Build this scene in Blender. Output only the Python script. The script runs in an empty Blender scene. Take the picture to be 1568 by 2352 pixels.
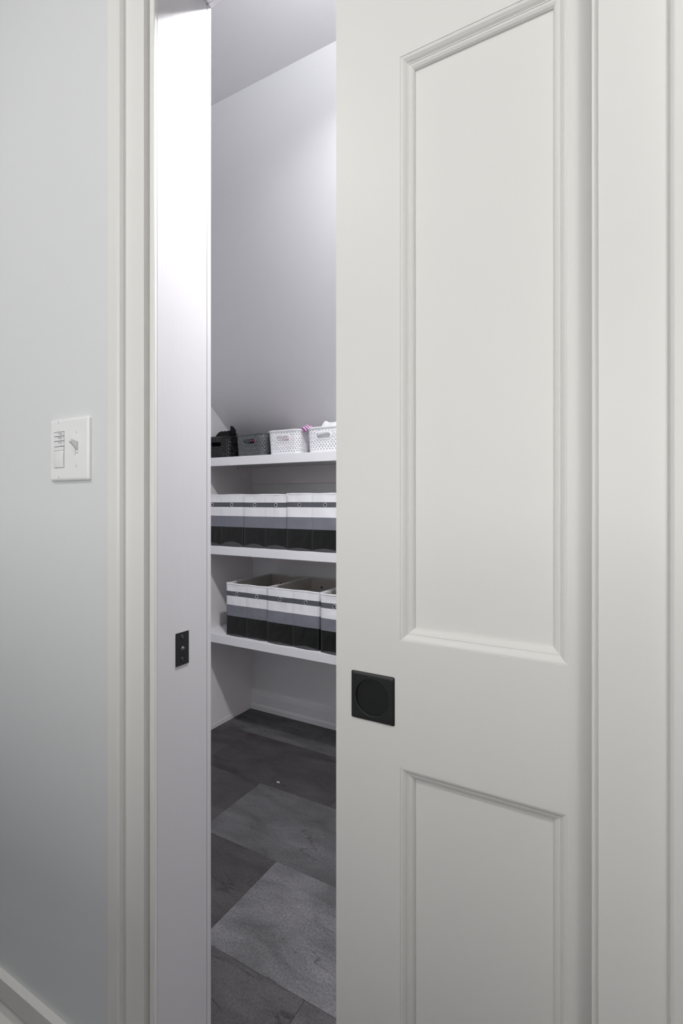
import bpy, bmesh, math, random
from mathutils import Vector, Matrix, noise

C = bpy.context.scene.collection
SC = bpy.context.scene
R = math.radians
CH = 1.10                                    # lens height above the floor

# ------------------------------------------------------------------ camera
cam_d = bpy.data.cameras.new('camera')
cam_d.sensor_fit = 'HORIZONTAL'
cam_d.sensor_width = 24.0
cam_d.lens = 24.0 * 1155.0 / 1568.0
cam_d.shift_y = -26.0 / 1568.0
cam_d.clip_start = 0.02
cam = bpy.data.objects.new('camera', cam_d)
C.objects.link(cam)
cam.location = (0, 0, CH)
cam.rotation_euler = (R(90), 0, R(29.59))
SC.camera = cam

# ------------------------------------------------------------------ world, exposure
w = bpy.data.worlds.new('world'); SC.world = w
w.use_nodes = True
w.node_tree.nodes['Background'].inputs[0].default_value = (0.9, 0.95, 1.0, 1)
w.node_tree.nodes['Background'].inputs[1].default_value = 0.0
vs = SC.view_settings
vs.view_transform = 'Standard'; vs.look = 'None'; vs.gamma = 1; vs.use_curve_mapping = False
vs.exposure = 0.0

# light levels (the lamps themselves are built with their fixtures further down)
CLOSET_W = 22.0
CLOSET_COL = (0.965, 0.96, 1.0)
HALL_COL = (1.0, 0.99, 0.968)
HALL_LAMPS = [(0.35, -0.50, 7.2), (-1.05, -0.50, 8.0)]
FILL_COL, FILL_S = (1.0, 0.992, 0.975), 4.8      # glow of the unseen window added to light the hall
FILL_WIN = (-1.7, 1.8, 0.95, 2.15)                # its extent: x0, x1, z0, z1
BLOCK_Y, BLOCK_Z = -0.75, 1.045               # unseen half wall added to shade the lower partition
SC.cycles.use_denoising = True
SC.cycles.max_bounces = 14
SC.cycles.diffuse_bounces = 10

# ------------------------------------------------------------------ materials
def mat(name, col, rough=0.5, spec=0.5, metal=0.0, bump=0.0, bscale=200.0, var=0.0, vscale=3.0, stretch=None, sheen=0.0):
    m = bpy.data.materials.new(name); m.use_nodes = True
    nt = m.node_tree; b = nt.nodes['Principled BSDF']
    b.inputs['Base Color'].default_value = (*col, 1)
    b.inputs['Roughness'].default_value = rough
    b.inputs['Specular IOR Level'].default_value = spec
    b.inputs['Metallic'].default_value = metal
    if sheen: b.inputs['Sheen Weight'].default_value = sheen
    tc = nt.nodes.new('ShaderNodeTexCoord')
    mp = nt.nodes.new('ShaderNodeMapping')
    if stretch: mp.inputs['Scale'].default_value = stretch
    nt.links.new(tc.outputs['Object'], mp.inputs['Vector'])
    if bump:
        n = nt.nodes.new('ShaderNodeTexNoise'); n.inputs['Scale'].default_value = bscale
        n.inputs['Detail'].default_value = 3
        nt.links.new(mp.outputs[0], n.inputs['Vector'])
        bp = nt.nodes.new('ShaderNodeBump'); bp.inputs['Strength'].default_value = bump
        bp.inputs['Distance'].default_value = 0.001
        nt.links.new(n.outputs['Fac'], bp.inputs['Height'])
        nt.links.new(bp.outputs[0], b.inputs['Normal'])
    if var:
        n2 = nt.nodes.new('ShaderNodeTexNoise'); n2.inputs['Scale'].default_value = vscale
        n2.inputs['Detail'].default_value = 4
        nt.links.new(mp.outputs[0], n2.inputs['Vector'])
        mx = nt.nodes.new('ShaderNodeMixRGB')
        mx.inputs[1].default_value = (*[c * (1 - var) for c in col], 1)
        mx.inputs[2].default_value = (*[min(1, c * (1 + var)) for c in col], 1)
        nt.links.new(n2.outputs['Fac'], mx.inputs[0])
        nt.links.new(mx.outputs[0], b.inputs['Base Color'])
    return m

M_WALL = mat('hall wall paint', (0.66, 0.668, 0.678), 0.75, 0.25, bump=0.12, bscale=420, var=0.01)
M_TRIM = mat('trim enamel', (0.735, 0.725, 0.70), 0.38, 0.4, bump=0.10, bscale=120, var=0.012, vscale=2, stretch=(1, 1, 0.12))
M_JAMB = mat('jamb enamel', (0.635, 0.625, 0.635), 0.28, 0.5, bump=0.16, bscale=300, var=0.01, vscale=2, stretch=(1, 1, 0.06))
M_DOOR = mat('door enamel', (0.735, 0.725, 0.70), 0.42, 0.35, bump=0.12, bscale=160, var=0.012, vscale=2)
M_CLOSET = mat('closet wall paint', (0.79, 0.79, 0.80), 0.7, 0.3, bump=0.12, bscale=380, var=0.012)
M_CEIL = mat('ceiling paint', (0.72, 0.72, 0.73), 0.8, 0.2, bump=0.1, bscale=380)
M_SHELF = mat('shelf enamel', (0.77, 0.77, 0.785), 0.4, 0.4, bump=0.05, bscale=150)
M_PANEL = mat('panel enamel', (0.79, 0.76, 0.765), 0.45, 0.4, bump=0.05, bscale=150, var=0.01)
M_BLACK = mat('black powder coat', (0.012, 0.0125, 0.013), 0.42, 0.5, bump=0.1, bscale=900)
M_BLACKD = mat('black recess', (0.008, 0.0085, 0.0085), 0.38, 0.5, bump=0.1, bscale=900)
M_RUBBER = mat('grey rubber', (0.10, 0.10, 0.10), 0.35, 0.5)
M_STEEL = mat('bright steel', (0.75, 0.75, 0.76), 0.18, 0.5, metal=1.0)
M_PLATE = mat('switch plastic', (0.80, 0.80, 0.805), 0.3, 0.5)
M_FILM = mat('button plastic', (0.78, 0.785, 0.79), 0.12, 0.6)
M_INK = mat('dark ink', (0.02, 0.02, 0.022), 0.6, 0.3)
M_GINK = mat('grey ink', (0.30, 0.30, 0.30), 0.6, 0.3)
M_GAP = mat('dark gap', (0.05, 0.05, 0.05), 0.8, 0.2)
M_FWHITE = mat('white fabric', (0.80, 0.80, 0.815), 0.85, 0.2, bump=0.3, bscale=700, var=0.03, vscale=14)
M_FDARK = mat('slate grey fabric', (0.105, 0.108, 0.125), 0.85, 0.2, bump=0.3, bscale=700, var=0.05, vscale=20)
M_FBLUE = mat('blue grey fabric', (0.19, 0.195, 0.225), 0.85, 0.2, bump=0.3, bscale=700, var=0.06, vscale=20)
M_FBLACK = mat('black fabric', (0.007, 0.0075, 0.007), 0.40, 0.35, bump=0.35, bscale=700, var=0.15, vscale=20)
M_EYE = mat('eyelet shadow', (0.05, 0.043, 0.042), 0.6, 0.3)
M_FSHEEN = mat('painted fabric sheen', (0.050, 0.049, 0.053), 0.5, 0.4, bump=0.3, bscale=500)  # lighter charcoal standing in for sheen on the black fabric's bottom fold
M_THREAD = mat('grey thread', (0.15, 0.15, 0.16), 0.8, 0.2)
M_LINING = mat('taupe lining', (0.48, 0.45, 0.42), 0.8, 0.2, bump=0.3, bscale=500, var=0.05, vscale=12)
M_BASKW = mat('white plastic', (0.80, 0.80, 0.82), 0.35, 0.5)
M_BASKG = mat('charcoal plastic', (0.105, 0.11, 0.115), 0.32, 0.5)
M_BASKB = mat('black plastic', (0.016, 0.016, 0.017), 0.25, 0.5)
M_CBLACK = mat('black knit', (0.010, 0.010, 0.011), 0.9, 0.2, bump=0.5, bscale=300)
M_CWHITE = mat('white terry', (0.80, 0.80, 0.82), 0.9, 0.2, bump=0.6, bscale=350)
M_CPINK = mat('pale pink jersey', (0.74, 0.60, 0.66), 0.9, 0.2, bump=0.4, bscale=300)
M_CGREY = mat('grey marl', (0.42, 0.42, 0.43), 0.9, 0.2, bump=0.4, bscale=300)
M_PINK = mat('hot pink plastic', (0.55, 0.05, 0.17), 0.25, 0.5)
M_PAPER = mat('scrap paper', (0.7, 0.7, 0.68), 0.8, 0.2)

def stripes_mat():
    m = mat('magenta striped jersey', (0.8, 0.62, 0.78), 0.9, 0.2, bump=0.3, bscale=300)
    nt = m.node_tree; b = nt.nodes['Principled BSDF']
    tc = nt.nodes.new('ShaderNodeTexCoord')
    wv = nt.nodes.new('ShaderNodeTexWave'); wv.inputs['Scale'].default_value = 38
    wv.inputs['Distortion'].default_value = 2.0; wv.bands_direction = 'DIAGONAL'
    cr = nt.nodes.new('ShaderNodeValToRGB'); cr.color_ramp.interpolation = 'CONSTANT'
    cr.color_ramp.elements[0].color = (0.8, 0.66, 0.8, 1)
    cr.color_ramp.elements[1].position = 0.55; cr.color_ramp.elements[1].color = (0.36, 0.045, 0.27, 1)
    nt.links.new(tc.outputs['Object'], wv.inputs['Vector'])
    nt.links.new(wv.outputs['Fac'], cr.inputs[0])
    nt.links.new(cr.outputs[0], b.inputs['Base Color'])
    return m
M_STRIPE = stripes_mat()

def slate_mat():
    m = bpy.data.materials.new('slate tile'); m.use_nodes = True
    nt = m.node_tree; L = nt.links; N = nt.nodes.new; b = nt.nodes['Principled BSDF']
    oi = N('ShaderNodeObjectInfo')
    geo = N('ShaderNodeNewGeometry')
    off = N('ShaderNodeVectorMath'); off.operation = 'SCALE'; off.inputs[3].default_value = 7.0
    cmb = N('ShaderNodeCombineXYZ')
    L.new(oi.outputs['Random'], cmb.inputs[0]); L.new(oi.outputs['Random'], cmb.inputs[1])
    L.new(cmb.outputs[0], off.inputs[0])
    add = N('ShaderNodeVectorMath'); add.operation = 'ADD'
    L.new(geo.outputs['Position'], add.inputs[0]); L.new(off.outputs[0], add.inputs[1])
    mp = N('ShaderNodeMapping'); mp.inputs['Scale'].default_value = (1.0, 2.6, 1.0)
    L.new(add.outputs[0], mp.inputs[0])
    big = N('ShaderNodeTexNoise'); big.inputs['Scale'].default_value = 4.5; big.inputs['Detail'].default_value = 9
    big.inputs['Roughness'].default_value = 0.62; big.inputs['Distortion'].default_value = 0.6
    L.new(mp.outputs[0], big.inputs['Vector'])
    fine = N('ShaderNodeTexNoise'); fine.inputs['Scale'].default_value = 170; fine.inputs['Detail'].default_value = 4
    fine.inputs['Roughness'].default_value = 0.75
    L.new(add.outputs[0], fine.inputs['Vector'])
    # cracks: thin dark lines along contour of a stretched noise
    mp2 = N('ShaderNodeMapping'); mp2.inputs['Scale'].default_value = (0.8, 3.0, 1.0)
    L.new(add.outputs[0], mp2.inputs[0])
    cn = N('ShaderNodeTexNoise'); cn.inputs['Scale'].default_value = 3.0; cn.inputs['Detail'].default_value = 8
    cn.inputs['Roughness'].default_value = 0.5
    L.new(mp2.outputs[0], cn.inputs['Vector'])
    sub = N('ShaderNodeMath'); sub.operation = 'SUBTRACT'; sub.inputs[1].default_value = 0.50
    L.new(cn.outputs['Fac'], sub.inputs[0])
    ab = N('ShaderNodeMath'); ab.operation = 'ABSOLUTE'; L.new(sub.outputs[0], ab.inputs[0])
    cr = N('ShaderNodeValToRGB'); cr.color_ramp.elements[0].color = (1, 1, 1, 1); cr.color_ramp.elements[1].color = (0, 0, 0, 1)
    cr.color_ramp.elements[1].position = 0.010
    L.new(ab.outputs[0], cr.inputs[0])
    msk = N('ShaderNodeTexNoise'); msk.inputs['Scale'].default_value = 5; L.new(add.outputs[0], msk.inputs['Vector'])
    mr = N('ShaderNodeMapRange'); mr.inputs[1].default_value = 0.42; mr.inputs[2].default_value = 0.58
    L.new(msk.outputs['Fac'], mr.inputs[0])
    ck = N('ShaderNodeMath'); ck.operation = 'MULTIPLY'; L.new(cr.outputs[0], ck.inputs[0]); L.new(mr.outputs[0], ck.inputs[1])
    # colour = tile colour * (0.6 + 0.8*big) * (0.7+0.6*fine) * (1-0.6*crack)
    f1 = N('ShaderNodeMapRange'); f1.inputs[1].default_value = 0.3; f1.inputs[2].default_value = 0.7
    f1.inputs[3].default_value = 0.62; f1.inputs[4].default_value = 1.38
    L.new(big.outputs['Fac'], f1.inputs[0])
    f2 = N('ShaderNodeMapRange'); f2.inputs[1].default_value = 0.3; f2.inputs[2].default_value = 0.7
    f2.inputs[3].default_value = 0.55; f2.inputs[4].default_value = 1.45
    L.new(fine.outputs['Fac'], f2.inputs[0])
    f3 = N('ShaderNodeMath'); f3.operation = 'MULTIPLY_ADD'; f3.inputs[1].default_value = -0.55; f3.inputs[2].default_value = 1.0
    L.new(ck.outputs[0], f3.inputs[0])
    m1 = N('ShaderNodeMath'); m1.operation = 'MULTIPLY'; L.new(f1.outputs[0], m1.inputs[0]); L.new(f2.outputs[0], m1.inputs[1])
    m2 = N('ShaderNodeMath'); m2.operation = 'MULTIPLY'; L.new(m1.outputs[0], m2.inputs[0]); L.new(f3.outputs[0], m2.inputs[1])
    sc = N('ShaderNodeVectorMath'); sc.operation = 'SCALE'
    L.new(oi.outputs['Color'], sc.inputs[0]); L.new(m2.outputs[0], sc.inputs[3])
    L.new(sc.outputs[0], b.inputs['Base Color'])
    b.inputs['Roughness'].default_value = 0.55
    b.inputs['Specular IOR Level'].default_value = 0.35
    hs = N('ShaderNodeMath'); hs.operation = 'MULTIPLY_ADD'; hs.inputs[1].default_value = -1.5
    L.new(ck.outputs[0], hs.inputs[0]); L.new(m1.outputs[0], hs.inputs[2])
    bp = N('ShaderNodeBump'); bp.inputs['Strength'].default_value = 0.5; bp.inputs['Distance'].default_value = 0.0015
    L.new(hs.outputs[0], bp.inputs['Height']); L.new(bp.outputs[0], b.inputs['Normal'])
    return m
M_SLATE = slate_mat()

def emit_mat(name, col, s):
    m = bpy.data.materials.new(name); m.use_nodes = True
    b = m.node_tree.nodes['Principled BSDF']
    b.inputs['Base Color'].default_value = (0.8, 0.8, 0.8, 1)
    b.inputs['Emission Color'].default_value = (*col, 1); b.inputs['Emission Strength'].default_value = s
    return m

# ------------------------------------------------------------------ mesh helpers
class MB:
    def __init__(s): s.v = []; s.f = []; s.m = []
    def box(s, x0, x1, y0, y1, z0, z1, m=0):
        o = len(s.v)
        s.v += [(x0,y0,z0),(x1,y0,z0),(x1,y1,z0),(x0,y1,z0),(x0,y0,z1),(x1,y0,z1),(x1,y1,z1),(x0,y1,z1)]
        s.f += [tuple(o+i for i in q) for q in ((0,3,2,1),(4,5,6,7),(0,1,5,4),(1,2,6,5),(2,3,7,6),(3,0,4,7))]
        s.m += [m]*6; return s
    def quad(s, *p, m=0):
        o = len(s.v); s.v += [tuple(q) for q in p]; s.f.append(tuple(range(o, o+len(p)))); s.m.append(m); return s
    def prism(s, prof, axis, a, b, m=0):
        """closed outline prof (list of 2-D points) pushed along an axis from a to b.
        axis 'x': prof=(y,z); axis 'z': prof=(x,y); axis 'y': prof=(x,z)"""
        o = len(s.v); n = len(prof)
        for t in (a, b):
            for p, q in prof:
                s.v.append((t,p,q) if axis == 'x' else (p,q,t) if axis == 'z' else (p,t,q))
        for i in range(n):
            j = (i+1) % n
            s.f.append((o+i, o+j, o+n+j, o+n+i)); s.m.append(m)
        s.f.append(tuple(o+n-1-i for i in range(n))); s.m.append(m)
        s.f.append(tuple(o+n+i for i in range(n))); s.m.append(m)
        return s
    def lathe(s, prof, c, ax, n=24, m=0, cap=True):
        """prof: list of (radius, distance along ax) ; c centre, ax unit axis"""
        ax = Vector(ax).normalized(); c = Vector(c)
        u = ax.orthogonal().normalized(); v = ax.cross(u)
        o = len(s.v)
        for r, d in prof:
            for k in range(n):
                a = 2*math.pi*k/n
                s.v.append(tuple(c + ax*d + (u*math.cos(a)+v*math.sin(a))*r))
        for i in range(len(prof)-1):
            for k in range(n):
                k2 = (k+1) % n
                s.f.append((o+i*n+k, o+i*n+k2, o+(i+1)*n+k2, o+(i+1)*n+k)); s.m.append(m)
        if cap:
            s.f.append(tuple(o+k for k in reversed(range(n)))); s.m.append(m)
            e = o+(len(prof)-1)*n
            s.f.append(tuple(e+k for k in range(n))); s.m.append(m)
        return s
    def loft(s, rings, closed=True, caps=False, m=0):
        o = len(s.v); n = len(rings[0])
        for r in rings: s.v += [tuple(p) for p in r]
        for i in range(len(rings)-1):
            for k in range(n if closed else n-1):
                k2 = (k+1) % n
                s.f.append((o+i*n+k, o+i*n+k2, o+(i+1)*n+k2, o+(i+1)*n+k)); s.m.append(m)
        if caps:
            s.f.append(tuple(o+k for k in reversed(range(n)))); s.m.append(m)
            e = o+(len(rings)-1)*n
            s.f.append(tuple(e+k for k in range(n))); s.m.append(m)
        return s
    def torus(s, c, ax, R0, r0, n=20, k=8, m=0):
        ax = Vector(ax).normalized(); c = Vector(c); u = ax.orthogonal().normalized(); v = ax.cross(u)
        rings = []
        for i in range(n+1):
            a = 2*math.pi*i/n; d = u*math.cos(a)+v*math.sin(a)
            rings.append([c + d*(R0+r0*math.cos(2*math.pi*j/k)) + ax*(r0*math.sin(2*math.pi*j/k)) for j in range(k)])
        return s.loft(rings, True, False, m)
    def build(s, name, mats, parent=None, bevel=0.0, smooth=False, local=False, weld=True, segs=2):
        me = bpy.data.meshes.new(name)
        off = Vector((0,0,0))
        if parent is not None and not local:
            p = parent
            while p is not None: off += p.location; p = p.parent
        me.from_pydata([tuple(Vector(p)-off) for p in s.v], [], s.f)
        if not isinstance(mats, (list, tuple)): mats = [mats]
        for mm in mats: me.materials.append(mm)
        me.polygons.foreach_set('material_index', s.m)
        bm = bmesh.new(); bm.from_mesh(me)
        if weld: bmesh.ops.remove_doubles(bm, verts=bm.verts, dist=1e-6)
        bmesh.ops.recalc_face_normals(bm, faces=bm.faces)
        bm.to_mesh(me); bm.free()
        if smooth:
            me.polygons.foreach_set('use_smooth', [True]*len(me.polygons))
            try: me.set_sharp_from_angle(angle=R(38))
            except Exception: pass
        o = bpy.data.objects.new(name, me); C.objects.link(o)
        if parent is not None: o.parent = parent
        if bevel:
            b = o.modifiers.new('bevel', 'BEVEL'); b.width = bevel; b.segments = segs; b.limit_method = 'ANGLE'
            b.angle_limit = R(35); b.harden_normals = False
        return o

def empty(name, loc, label=None, cat=None, group=None, kind=None, rz=0):
    o = bpy.data.objects.new(name, None); C.objects.link(o)
    o.location = loc; o.rotation_euler = (0, 0, rz); o.empty_display_size = 0.05
    return tag(o, label, cat, group, kind)
def tag(o, label=None, cat=None, group=None, kind=None):
    if label: o['label'] = label
    if cat: o['category'] = cat
    if group: o['group'] = group
    if kind: o['kind'] = kind
    return o
def struct(o, label=None, cat=None):
    return tag(o, label, cat, None, 'structure')
def copy_tree(o, parent=None):
    c = o.copy(); C.objects.link(c); c.parent = parent
    for ch in list(o.children): copy_tree(ch, c)
    return c

Z = lambda h: h + CH                         # height relative to the lens -> world

# measured planes (metres; x runs along the partition, y through it)
YW = 0.552            # hall face of the partition
YC = 0.665            # closet face of the partition
XJ = -0.654           # face of the strike jamb
XP = -0.0305          # edge of the pocket jamb
ZH = Z(0.890)         # underside of the head jamb
YD = 0.595            # front face of the door
XL = -1.753           # closet left wall
XR = 0.95             # closet right wall
YB = 2.10             # closet back wall
YE, ZE = 1.044, Z(1.105)   # where the flat closet ceiling meets the slope
SL = 0.849
HX0, HX1, HY0, HZ = -4.0, 4.0, -2.75, Z(1.38)   # the hall

# ================================================================== STRUCTURE
# --- partition wall with the door opening and the pocket
mb = MB()
mb.box(HX0, XJ-0.018, YW, YC, 0, HZ)
mb.box(XJ-0.018, 0.75, YW, YC, ZH+0.02, HZ)                 # above the opening and the pocket
mb.box(XP+0.018, 0.75, YW, YW+0.020, 0, ZH+0.02)            # hall skin of the pocket
mb.box(XP+0.018, 0.75, YC-0.020, YC, 0, ZH+0.02)            # closet skin of the pocket
mb.box(0.75, HX1, YW, YC, 0, HZ)
struct(mb.build('wall_front', M_WALL), 'pale grey painted partition wall with the switch plate and door opening', 'wall')

# closet shell
mb = MB().prism([(YC, 0), (YB+0.1, 0), (YB+0.1, Z(0.20)), (YE, ZE+0.02), (YC, ZE+0.02)], 'x', XL-0.1, XL)
struct(mb.build('wall_left', M_CLOSET), 'grey side wall of the closet seen above the baskets', 'wall')
mb = MB().prism([(YC, 0), (YB+0.1, 0), (YB+0.1, Z(0.20)), (YE, ZE+0.02), (YC, ZE+0.02)], 'x', XR, XR+0.1)
struct(mb.build('wall_right', M_CLOSET), 'closet side wall hidden behind the sliding door', 'wall')
zb = ZE - SL*(YB-YE)
mb = MB().box(XL-0.1, XR+0.1, YB, YB+0.1, 0, zb+0.01)
struct(mb.build('wall_back', M_CLOSET), 'low grey knee wall behind the shelves', 'wall')
mb = MB().prism([(YE, ZE), (YB, zb), (YB+0.1, zb), (YE, ZE+0.1)], 'x', XL-0.1, XR+0.1)
struct(mb.build('wall_slope', M_CLOSET), 'sloping pale wall under the roof above the basket shelf', 'wall')
mb = MB().box(XL-0.1, XR+0.1, YC, YE, ZE, ZE+0.1)
struct(mb.build('ceiling', M_CEIL), 'flat grey closet ceiling above the slope', 'ceiling')

# hall shell behind the lens
mb = MB().box(HX0-0.1, HX0, HY0, YW, 0, HZ)
struct(mb.build('wall_hall_left', M_WALL), 'hall end wall far to the left, behind the lens', 'wall')
mb = MB().box(HX1, HX1+0.1, HY0, YW, 0, HZ)
struct(mb.build('wall_hall_right', M_WALL), 'hall end wall far to the right, behind the lens', 'wall')
wx0, wx1, wz0, wz1 = FILL_WIN
mb = MB().box(HX0-0.1, wx0, HY0-0.1, HY0, 0, HZ).box(wx1, HX1+0.1, HY0-0.1, HY0, 0, HZ).box(wx0, wx1, HY0-0.1, HY0, 0, wz0).box(wx0, wx1, HY0-0.1, HY0, wz1, HZ)
struct(mb.build('wall_hall_back', M_WALL), 'hall wall with the added window, opposite the closet door', 'wall')
wn = MB().box(wx0, wx1, HY0-0.075, HY0-0.070, wz0, wz1).build('fill_window_1', emit_mat('window fill glow', FILL_COL, FILL_S))  # unseen glowing pane, added to light the hall from behind the lens
struct(wn, 'unseen glowing window added behind the lens to light the hall', 'window')
mb = MB()
for x in (wx0, (wx0+wx1)/2-0.02, wx1-0.04): mb.box(x, x+0.04, HY0-0.068, HY0-0.03, wz0, wz1)
for z in (wz0, wz1-0.04): mb.box(wx0, wx1, HY0-0.068, HY0-0.03, z, z+0.04)
mb.build('fill_window_frame', M_TRIM, wn, bevel=0.003)
mb = MB().box(HX0, HX1, BLOCK_Y-0.11, BLOCK_Y, 0, BLOCK_Z-0.03)  # unseen blocker, added to shade the lower wall and door
gw = struct(mb.build('wall_blocker', M_WALL), 'unseen half wall added behind the lens to shade the lower partition', 'wall')
MB().box(HX0, HX1, BLOCK_Y-0.125, BLOCK_Y+0.015, BLOCK_Z-0.03, BLOCK_Z).build('blocker_cap', M_TRIM, gw, bevel=0.003)
mb = MB().box(HX0-0.1, HX1+0.1, HY0-0.1, YC, HZ, HZ+0.1)
struct(mb.build('ceiling_hall', M_CEIL), 'white hall ceiling with the downlights', 'ceiling')

# --- floor: slab and slate tiles laid in half bond
fl = MB().box(HX0-0.1, HX1+0.1, HY0-0.1, YB+0.1, -0.08, -0.004).build('floor', M_SLATE)
fl.color = (0.075, 0.073, 0.076, 1)
struct(fl, 'dark slate tiled floor laid in running bond', 'floor')
TW, TL, G = 0.313, 0.626, 0.0003
rng = random.Random(4)
pal = {(0, -0.93): (0.125, 0.123, 0.128), (1, -1.243): (0.092, 0.090, 0.094), (2, -1.553): (0.056, 0.051, 0.055),
       (0, -1.556): (0.052, 0.048, 0.050), (1, -1.869): (0.060, 0.056, 0.059), (3, -1.869): (0.105, 0.103, 0.107),
       (3, -1.243): (0.100, 0.098, 0.101), (2, -0.93): (0.078, 0.075, 0.079), (-1, -1.243): (0.062, 0.058, 0.060),
       (-1, -0.617): (0.076, 0.072, 0.075), (2, -2.182): (0.066, 0.062, 0.064)}
def tile_col(r, x):
    for (rr, xx), c in pal.items():
        if rr == r and abs(xx-x) < 0.03: return c
    b = rng.uniform(0.055, 0.11); return (b, b*0.965, b*1.01)
cache = {}
for r in range(-3, 5):
    y0 = 0.923 + r*TW; y1 = y0+TW
    yy0, yy1 = max(y0, YW-0.4), min(y1, YB-0.002)
    if yy1-yy0 < 0.02: continue
    xs = -0.93 - (TW if r % 2 else 0.0)
    k = -3
    while xs + k*TL < XR:
        x0 = xs + k*TL; x1 = x0+TL; k += 1
        xx0, xx1 = max(x0, XL+0.0205), min(x1, XR-0.002)
        if xx1-xx0 < 0.02: continue
        mb = MB().box(xx0+G, xx1-G, yy0+G, yy1-G, -0.004, 0.0)
        o = mb.build('tile', M_SLATE, fl, bevel=0.0005, segs=1)
        c = tile_col(r, x0); o.color = (*c, 1)

# --- left casing with raised back band, jamb, head
def casing(prof, z0, z1, name, label):
    o = MB().prism(prof, 'z', z0, z1).build(name, M_TRIM, bevel=0.0008)
    return struct(o, label, 'door casing')
casing([(-0.668, YW), (-0.668, 0.540), (-0.7115, 0.540), (-0.7117, 0.5350), (-0.7140, 0.5305), (-0.7180, 0.528), (-0.741, 0.528), (-0.741, YW)],
       0, ZH+0.0138, 'trim_1', 'white stepped door casing beside the light switch')
casing([(-0.0242, YW), (-0.0242, 0.540), (0.0322, 0.540), (0.0323, 0.5350), (0.0335, 0.5305), (0.0362, 0.528), (0.056, 0.528), (0.056, YW)],
       0, ZH+0.0138, 'trim_2', 'white stepped door casing right of the sliding door')
mb = MB().prism([(YW, ZH+0.014), (0.540, ZH+0.014), (0.540, ZH+0.067), (0.528, ZH+0.0705), (0.528, ZH+0.087), (YW, ZH+0.087)], 'x', -0.741, 0.056)
struct(mb.build('trim_3', M_TRIM, bevel=0.0008), 'white head casing above the door opening', 'door casing')
# strike jamb, with the thin joint where the closet casing laps it
mb = MB()
mb.prism([(XJ-0.018, YW-0.0005), (XJ-0.004, YW-0.0005), (XJ-0.002, YW), (XJ, YW+0.003), (XJ, 0.6635), (XJ-0.0015, 0.6642), (XJ-0.0015, 0.6650), (XJ-0.018, 0.6650)], 'z', 0, ZH+0.02)
tj = struct(mb.build('trim_4', M_JAMB, bevel=0.0006), 'glossy white strike jamb holding the black strike plate', 'door jamb')
MB().box(-0.6655, XJ-0.0004, YW-0.0035, YW+0.004, 0, ZH).build('jamb_edge', M_TRIM, tj, bevel=0.0022)
mb = MB().prism([(XJ-0.0004, 0.6652), (XJ-0.0004, 0.674), (XJ-0.003, 0.677), (XJ-0.075, 0.677), (XJ-0.075, 0.6652)], 'z', 0, ZH+0.075)
struct(mb.build('trim_5', M_JAMB, bevel=0.0008), 'closet side casing edge behind the strike jamb', 'door casing')
mb = MB().prism([(0.6652, ZH), (0.674, ZH), (0.677, ZH+0.003), (0.677, ZH+0.075), (0.6652, ZH+0.075)], 'x', XJ-0.0004, 0.06)
struct(mb.build('trim_6', M_JAMB, bevel=0.0008), 'closet side head casing at the top of the opening', 'door casing')
# head jamb, split by the slot the door runs in
mb = MB().box(XJ, 0.7, YW-0.0005, 0.586, ZH, ZH+0.019).box(XJ, 0.7, 0.638, 0.665, ZH, ZH+0.019)
struct(mb.build('trim_7', M_JAMB, bevel=0.001), 'split white head jamb above the sliding door', 'door jamb')
# pocket jamb strips
mb = MB().box(XP, XP+0.018, YW-0.0005, 0.5735, 0, ZH)
struct(mb.build('trim_8', M_TRIM, bevel=0.0015), 'narrow split jamb edge where the door enters its pocket', 'door jamb')
mb = MB().box(XP, XP+0.018, 0.6445, 0.665, 0, ZH)
struct(mb.build('trim_9', M_TRIM, bevel=0.0015), 'closet side split jamb of the door pocket', 'door jamb')
mb = MB().box(XP, XP+0.09, 0.6652, 0.677, 0, ZH+0.075)
struct(mb.build('trim_10', M_TRIM, bevel=0.0015), 'closet side casing of the door pocket', 'door casing')

# baseboards
bp = [(0, 0.144), (-0.0120, 0.1430), (-0.0130, 0.1420), (-0.0132, 0.100), (-0.004, 0.097), (-0.0045, 0.076), (-0.008, 0.066), (-0.018, 0.060), (-0.019, 0.0), (0, 0)]
mb = MB().prism([(YW+y, z) for y, z in bp], 'x', HX0, -0.741)
struct(mb.build('baseboard_front', M_TRIM, bevel=0.0006), 'stepped white baseboard at the foot of the switch wall', 'baseboard')
bp = [(0, 0.100), (-0.006, 0.100), (-0.010, 0.094), (-0.013, 0.074), (-0.013, 0.030), (-0.016, 0.027), (-0.020, 0.021), (-0.021, 0.0), (0, 0)]
mb = MB().prism([(YB+y, z) for y, z in bp], 'x', XL+0.0185, XR)
bb = mb.build('baseboard_back', M_SHELF, bevel=0.0006)
struct(bb, 'moulded white baseboard below the lowest shelf', 'baseboard')
mb = MB().box(XL+0.0182, XL+0.0245, YB-0.0155, YB-0.012, 0.030, 0.099)
o = mb.build('caulk_bead', M_BASKW, bb, bevel=0.001); o['label'] = 'bright white bead of caulk at the end of the baseboard'

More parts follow.
